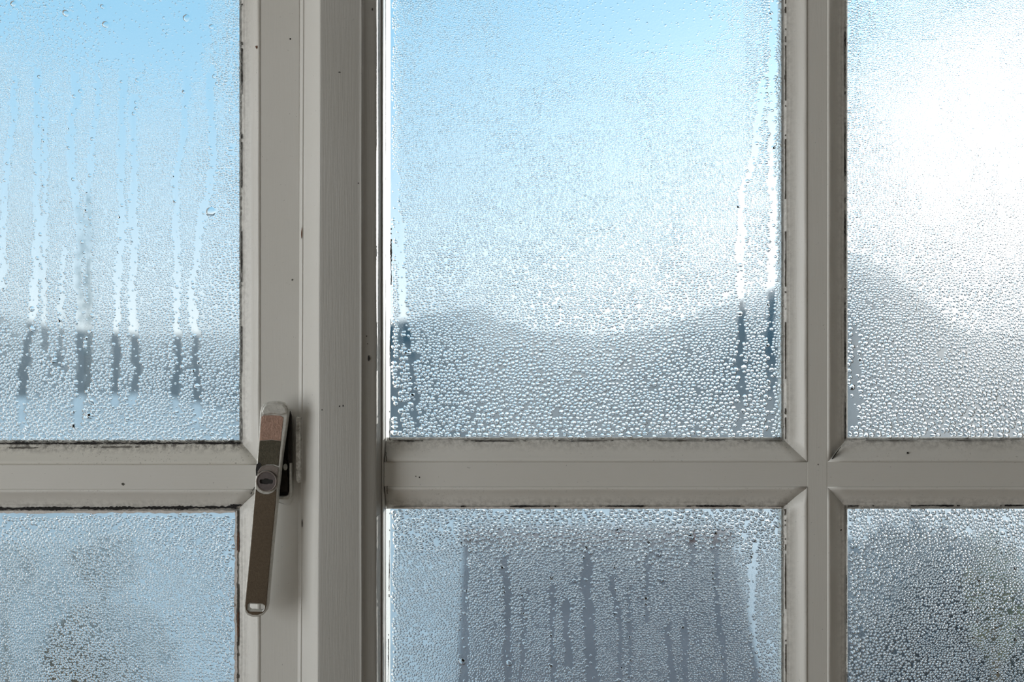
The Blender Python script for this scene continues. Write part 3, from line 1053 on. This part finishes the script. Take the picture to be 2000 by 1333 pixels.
chip(700, 358, 1.8, 1.4, -20.4, M_black, mullion, 13)
chip(1773, 885, 2.6, 2.4, 30, M_black, R1['b'], 14)
chip(1642.5, 1036, 1.6, 2.0, 33, M_black, R2['l'], 15)
chip(812, 931, 1.2, 1.2, BF, M_black, hbar, 16)
chip(819, 933, 1.6, 1.4, BF, M_black, hbar, 17)
chip(1598, 908, 1.5, 1.5, BF - 0.3, M_grime, vbar, 18)
chip(240, 946, 4.0, 3.0, BF - 0.3, M_grime, lbar, 19)
chip(590, 1022, 1.0, 9, 20.3, M_grime, cover, 20)

# ------------------------------------------------------------------ window handle
YL = -26.0       # front of the lever
YK = -10.0       # back of the lever
lever_out = [(508, 803), (511, 793), (517, 787.5), (527, 785), (541, 784.5), (553, 787.5), (560, 793), (563, 800), (562, 812), (558, 842),
             (553, 876), (549, 905), (546.5, 930), (543.5, 955), (541, 985), (537.5, 1020), (533, 1065), (529, 1110), (525.5, 1150), (523, 1183),
             (520.5, 1194), (514, 1202), (504, 1206), (492, 1206), (482, 1202), (476.5, 1194), (475.5, 1184), (479, 1150), (483.5, 1105),
             (488, 1055), (493, 1000), (497.5, 950), (501, 905), (504, 862), (506.5, 825)]
hb = P(535, 900, 0)
handle = thing('window_handle', (hb[0], BF * S, hb[2]),
               label='long tapering bronze lever handle with key lock on the left casement stile', cat='handle')


def circle(cx, cy, r, n=28, ry=None):
    ry = ry or r
    return [(cx + r * math.cos(i * math.tau / n), cy + ry * math.sin(i * math.tau / n)) for i in range(n)]


slot = [(485, 1182), (488, 1180.5), (511, 1182.0), (515, 1184.5), (514.5, 1191), (511.5, 1194), (488, 1193.5), (484, 1190.5)]
base_out = [(519, 800), (560, 800), (566, 806), (569, 820), (569, 962), (567, 972), (562, 976.5), (520, 976.5), (514, 970), (514, 808)]
cav = [(548, 822), (562, 818), (565, 826), (564.5, 960), (562, 968), (556, 970.5), (538, 970.5), (538, 822)]
base = prism('base_plate', base_out, cav, 2.0, BF + 1, M_silver, handle, bev=2.0, label='worn metal base under the lever')
prism('base_recess', [(536, 816), (566, 816), (566, 972), (536, 972)], None, 16.0, BF, M_black, base)
prism('latch_bolt', [(549, 900), (556, 896), (561, 902), (561, 930), (563, 935), (563, 962), (545, 962), (545, 930)], None, 6.0, 18.0, M_darkbase, base, bev=1.5)
prism('latch_screw', circle(557, 913, 4.2, 12, 6.5), None, 3.0, 8.0, M_silver, base, bev=1.0)
prism('base_side', [(560, 800), (566, 804), (569.5, 815), (569.5, 905), (562.5, 905), (562, 812)], None, -4.0, 4.0, M_darkbase, base, bev=1.0)
lever = prism('lever', lever_out, slot, YL, YK, M_silver, handle, bev=2.2, label='lever arm with bright worn edges')
prism('lever_neck', circle(534, 835, 24, 24, 34), None, YK - 1, 4.0, M_darkbase, lever)
cap_out = [(510, 806), (513, 796), (519, 790), (529, 787.5), (541, 787.5), (552, 790), (559, 797), (560, 808), (550, 811), (530, 809), (514, 811.5)]
prism('end_cap', cap_out, None, YL - 5.0, YL + 1, M_silver, lever, bev=3.0)
prism('copper_inlay', [(510.5, 815), (514, 812), (530, 811.5), (548, 812.5), (553.5, 816), (552, 830), (548.5, 862), (530, 859.5), (507, 861.5), (508.5, 836)],
      None, YL - 0.8, YL + 1, M_copper, lever, bev=0.8, label='worn copper-coloured inset')
prism('upper_inlay', [(507, 862), (530, 860), (548.5, 862.5), (546, 884), (543.5, 911), (535, 908), (520, 908), (502.5, 915), (504, 892)],
      None, YL - 1.1, YL + 1, M_olive, lever, bev=0.8, label='dark olive inset')
prism('lock_collar', [(503, 922), (509, 913), (517, 909.5), (532, 909.5), (543.5, 914), (542, 934), (536, 926), (528, 920.5), (520, 919), (511, 920.5), (504, 926)],
      None, YL - 2.2, YL + 1, M_ring, lever, bev=0.8)
prism('wear_spot', [(501, 908), (506, 903), (511, 907), (509, 914), (504, 922), (500, 930), (499.5, 918)], None, YL - 1.4, YL + 1, M_black, lever)
low_out = [(499, 956), (505, 962), (514, 966), (524, 966), (533, 962), (540, 955), (538, 985), (534.5, 1020), (530, 1065), (526, 1110), (522.5, 1150),
           (520, 1182), (517.5, 1191), (512, 1198.5), (503, 1202), (493, 1202), (484.5, 1198.5), (480, 1192), (479, 1184), (482, 1150), (486.5, 1105),
           (491, 1055), (495.5, 1000)]
slot2 = [(483, 1181), (487, 1178.5), (512, 1180.0), (517, 1183.5), (516.5, 1192), (512.5, 1196), (487, 1195.5), (482, 1191.5)]
prism('grip_inlay', low_out, slot2, YL - 1.2, YL + 1, M_bronze, lever, bev=0.8, label='brown bronze grip face')
ring_o = circle(520, 941, 20.5, 36)
lock = prism('lock_cylinder', ring_o, circle(520, 941, 18.0, 36), YL - 6.0, YL + 1, M_ring, handle, bev=0.9, label='round key lock set in the lever')
prism('lock_face', circle(520, 941, 18.2, 36), [(508, 937.5), (515, 937), (517, 935.5), (523, 935.5), (525, 937), (532.5, 937.8), (533.5, 941), (532, 945), (525, 945.3), (522, 946.5), (517, 946), (508.5, 944.8), (507.2, 941)],
      YL - 4.6, YL + 1, M_lock, lock, bev=0.5)
prism('keyhole', [(506, 934), (535, 934), (535, 948), (506, 948)], None, YL - 1.5, YL + 0.5, M_black, lock)
prism('strike_plate', [(577, 817), (580, 815), (585.5, 816), (585.8, 943), (582, 945), (579, 940), (577.5, 930)], None, 4.0, BF, M_keep, mullion, bev=1.2,
      label='chipped white metal keep on the mullion edge')
# ridge of old paint around the foot of the base plate
rp = [(540, 979), (548, 984), (558, 987), (566, 983), (571, 974), (573, 962)]
rv, rf = [], []
for i, (x, y) in enumerate(rp):
    for (dx_, dy_, yy) in ((-2, -2, BF + .2), (0, 0, BF - 1.3), (2.2, 2.2, BF + .2)):
        rv.append(P(x + dx_, y + dy_, yy))
for i in range(len(rp) - 1):
    rf += [(3 * i, 3 * i + 3, 3 * i + 4, 3 * i + 1), (3 * i + 1, 3 * i + 4, 3 * i + 5, 3 * i + 2)]
obj('paint_ridge', rv, rf, M_sash, stile, smooth=True)

# ------------------------------------------------------------------ outdoors
CAMY = -F * S


def far(px, py, dist):
    return ((px - 1000.0) / F * dist, CAMY + dist, CZ + (666.5 - py) / F * dist)


shell('ground', [(-1500, 1500, 0.6, 2500, GROUND - 1, GROUND)], M_snow)
ridge = [(-2500, 600), (-300, 610), (0, 612), (100, 640), (300, 655), (470, 655), (700, 645), (860, 612), (910, 602), (960, 615), (1050, 648),
         (1200, 655), (1300, 632), (1440, 590), (1530, 560), (1650, 500), (1700, 512), (1770, 560), (1880, 648), (2000, 640), (2300, 600), (4500, 590)]
hx = np.linspace(-2500, 4500, 240)
hy = np.interp(hx, [a for a, b in ridge], [b for a, b in ridge]) + (rng.random(240) - 0.5) * 4
foot = np.interp(hx, [-2500, 300, 600, 4500], [82, 76, 25, 25])
hv, hf = [], []
for i in range(240):
    x = (hx[i] - 1000.0) / F
    for t, k in ((0, 0), (0.15, 0.1), (0.45, 0.5), (0.8, 0.9), (1.0, 1.0), (1.5, 0.6), (2.4, -0.1)):
        d = foot[i] + (320 - foot[i]) * t
        ztop = CZ + (666.5 - hy[i]) / F * 320
        z = GROUND - 0.3 + (ztop - GROUND + 0.3) * k
        hv.append((x * d, CAMY + d, z))
for i in range(239):
    for j in range(6):
        q = i * 7 + j
        hf.append((q, q + 7, q + 8, q + 1))
obj('hills', hv, hf, M_hill, smooth=True, kind='structure', label='blurred wooded hills beyond the panes')

# shed whose roof fills the lower middle pane
sh_b = far(1160, 1040, 7.0)
shed = thing('garden_shed', (sh_b[0], sh_b[1], GROUND), label='blurred purple-grey shed roof behind the lower middle pane', cat='shed')
xL, xR = far(905, 1040, 7.2)[0], far(1425, 1040, 7.2)[0]
yr = CAMY + 7.2
zr = far(1000, 1045, 7.2)[2]
ye, ze = CAMY + 4.6, -1.6
v, f = box_vf(xL + .12, xR - .12, ye + .2, yr + 2.2, GROUND, ze)
obj('wall', v, f, M_shedwall, shed)
rv = [(xL, ye, ze - .05), (xR, ye, ze - .05), (xR, yr, zr), (xL, yr, zr), (xL, yr + 2.5, ze - .05), (xR, yr + 2.5, ze - .05)]
rv += [(x, y, z - .08) for x, y, z in rv]
rf = [(0, 1, 2, 3), (3, 2, 5, 4), (6, 9, 8, 7), (9, 10, 11, 8), (0, 6, 7, 1), (4, 5, 11, 10), (0, 3, 9, 6), (3, 4, 10, 9), (1, 7, 8, 2), (2, 8, 11, 5)]
obj('roof', rv, rf, M_slate, shed)
v, f = box_vf(xL - .02, xR + .02, yr - .09, yr + .09, zr - .02, zr + .05)
obj('ridge_cap', v, f, M_slate, shed)


def bush(name, label, cx, cy, rx, ry, dist, mat, n, leaf, seed, cat='shrub', group=None, trunk=True):
    """leafy crown of real leaf blades around a stem, standing on the ground"""
    r = np.random.default_rng(seed)
    c = far(cx, cy, dist)
    k = dist / F
    t = thing(name, (c[0], c[1], GROUND), label=label, cat=cat, group=group)
    u = r.normal(size=(n, 3))
    u /= np.linalg.norm(u, axis=1)[:, None]
    u *= r.random((n, 1)) ** 0.45
    pts = np.array(c) + u * np.array([rx * k, rx * k * 0.8, ry * k])
    a = r.normal(size=(n, 3)); a /= np.linalg.norm(a, axis=1)[:, None]
    b = np.cross(a, r.normal(size=(n, 3))); b /= np.linalg.norm(b, axis=1)[:, None]
    s = leaf * r.uniform(0.6, 1.3, (n, 1))
    V = np.stack([pts - a * s, pts + b * s * .45, pts + a * s, pts - b * s * .45], 1).reshape(-1, 3)
    fs = [(4 * i, 4 * i + 1, 4 * i + 2, 4 * i + 3) for i in range(n)]
    o = obj('foliage', V, fs, mat, t, kind='stuff')
    if trunk:
        zt = c[2]
        tv, tf = [], []
        for j, (z, rr) in enumerate(((GROUND, .05), ((GROUND + zt) / 2, .04), (zt, .025))):
            for i in range(7):
                tv.append((c[0] + rr * math.cos(i * math.tau / 7), c[1] + rr * math.sin(i * math.tau / 7), z))
        for j in range(2):
            for i in range(7):
                tf.append((j * 7 + i, j * 7 + (i + 1) % 7, j * 7 + 7 + (i + 1) % 7, j * 7 + 7 + i))
        obj('stem', tv, tf, M_twig, t)
    return t


LABELS = {'floor': 'brown wooden floor of the room', 'ceiling': 'white painted ceiling of the room', 'wall_front': 'pale wall around the window',
          'wall_back': 'pale wall behind the viewer', 'wall_right': 'pale wall on the right of the room', 'wall_left': 'pale wall on the left with an open window',
          'trim_2': 'painted frame head above the panes', 'trim_3': 'painted frame sill below the panes', 'trim_4': 'painted frame jamb at the far left',
          'trim_5': 'painted frame jamb at the far right', 'ground': 'pale ground outside below the window'}
for nm, lb in LABELS.items():
    bpy.data.objects[nm]['label'] = lb

bush('evergreen_hedge', 'dark blue-grey hedge blurred behind the lower right pane', 1800, 1290, 230, 255, 8.0, M_leaf, 6000, .13, 1, cat='hedge')
bush('olive_shrub', 'olive green shrub at the right edge behind the lower right pane', 1945, 1170, 60, 130, 6.0, M_olivleaf, 150, .07, 2)
bush('brown_shrub', 'brown twiggy shrub blurred low behind the lower left pane', 215, 1300, 130, 120, 5.0, M_twig, 1500, .06, 3)
bush('sapling', 'small brownish sapling blurred high behind the lower left pane', 205, 1100, 70, 60, 6.0, M_twig, 260, .05, 4)
bush('bare_bush', 'dark bush at the left edge behind the lower left pane', 10, 1110, 60, 45, 6.0, M_twig, 220, .06, 5)
bush('slender_tree', 'slender tree rising faintly behind the upper left pane', 172, 520, 26, 185, 55.0, M_paletree, 420, .14, 6, cat='tree')
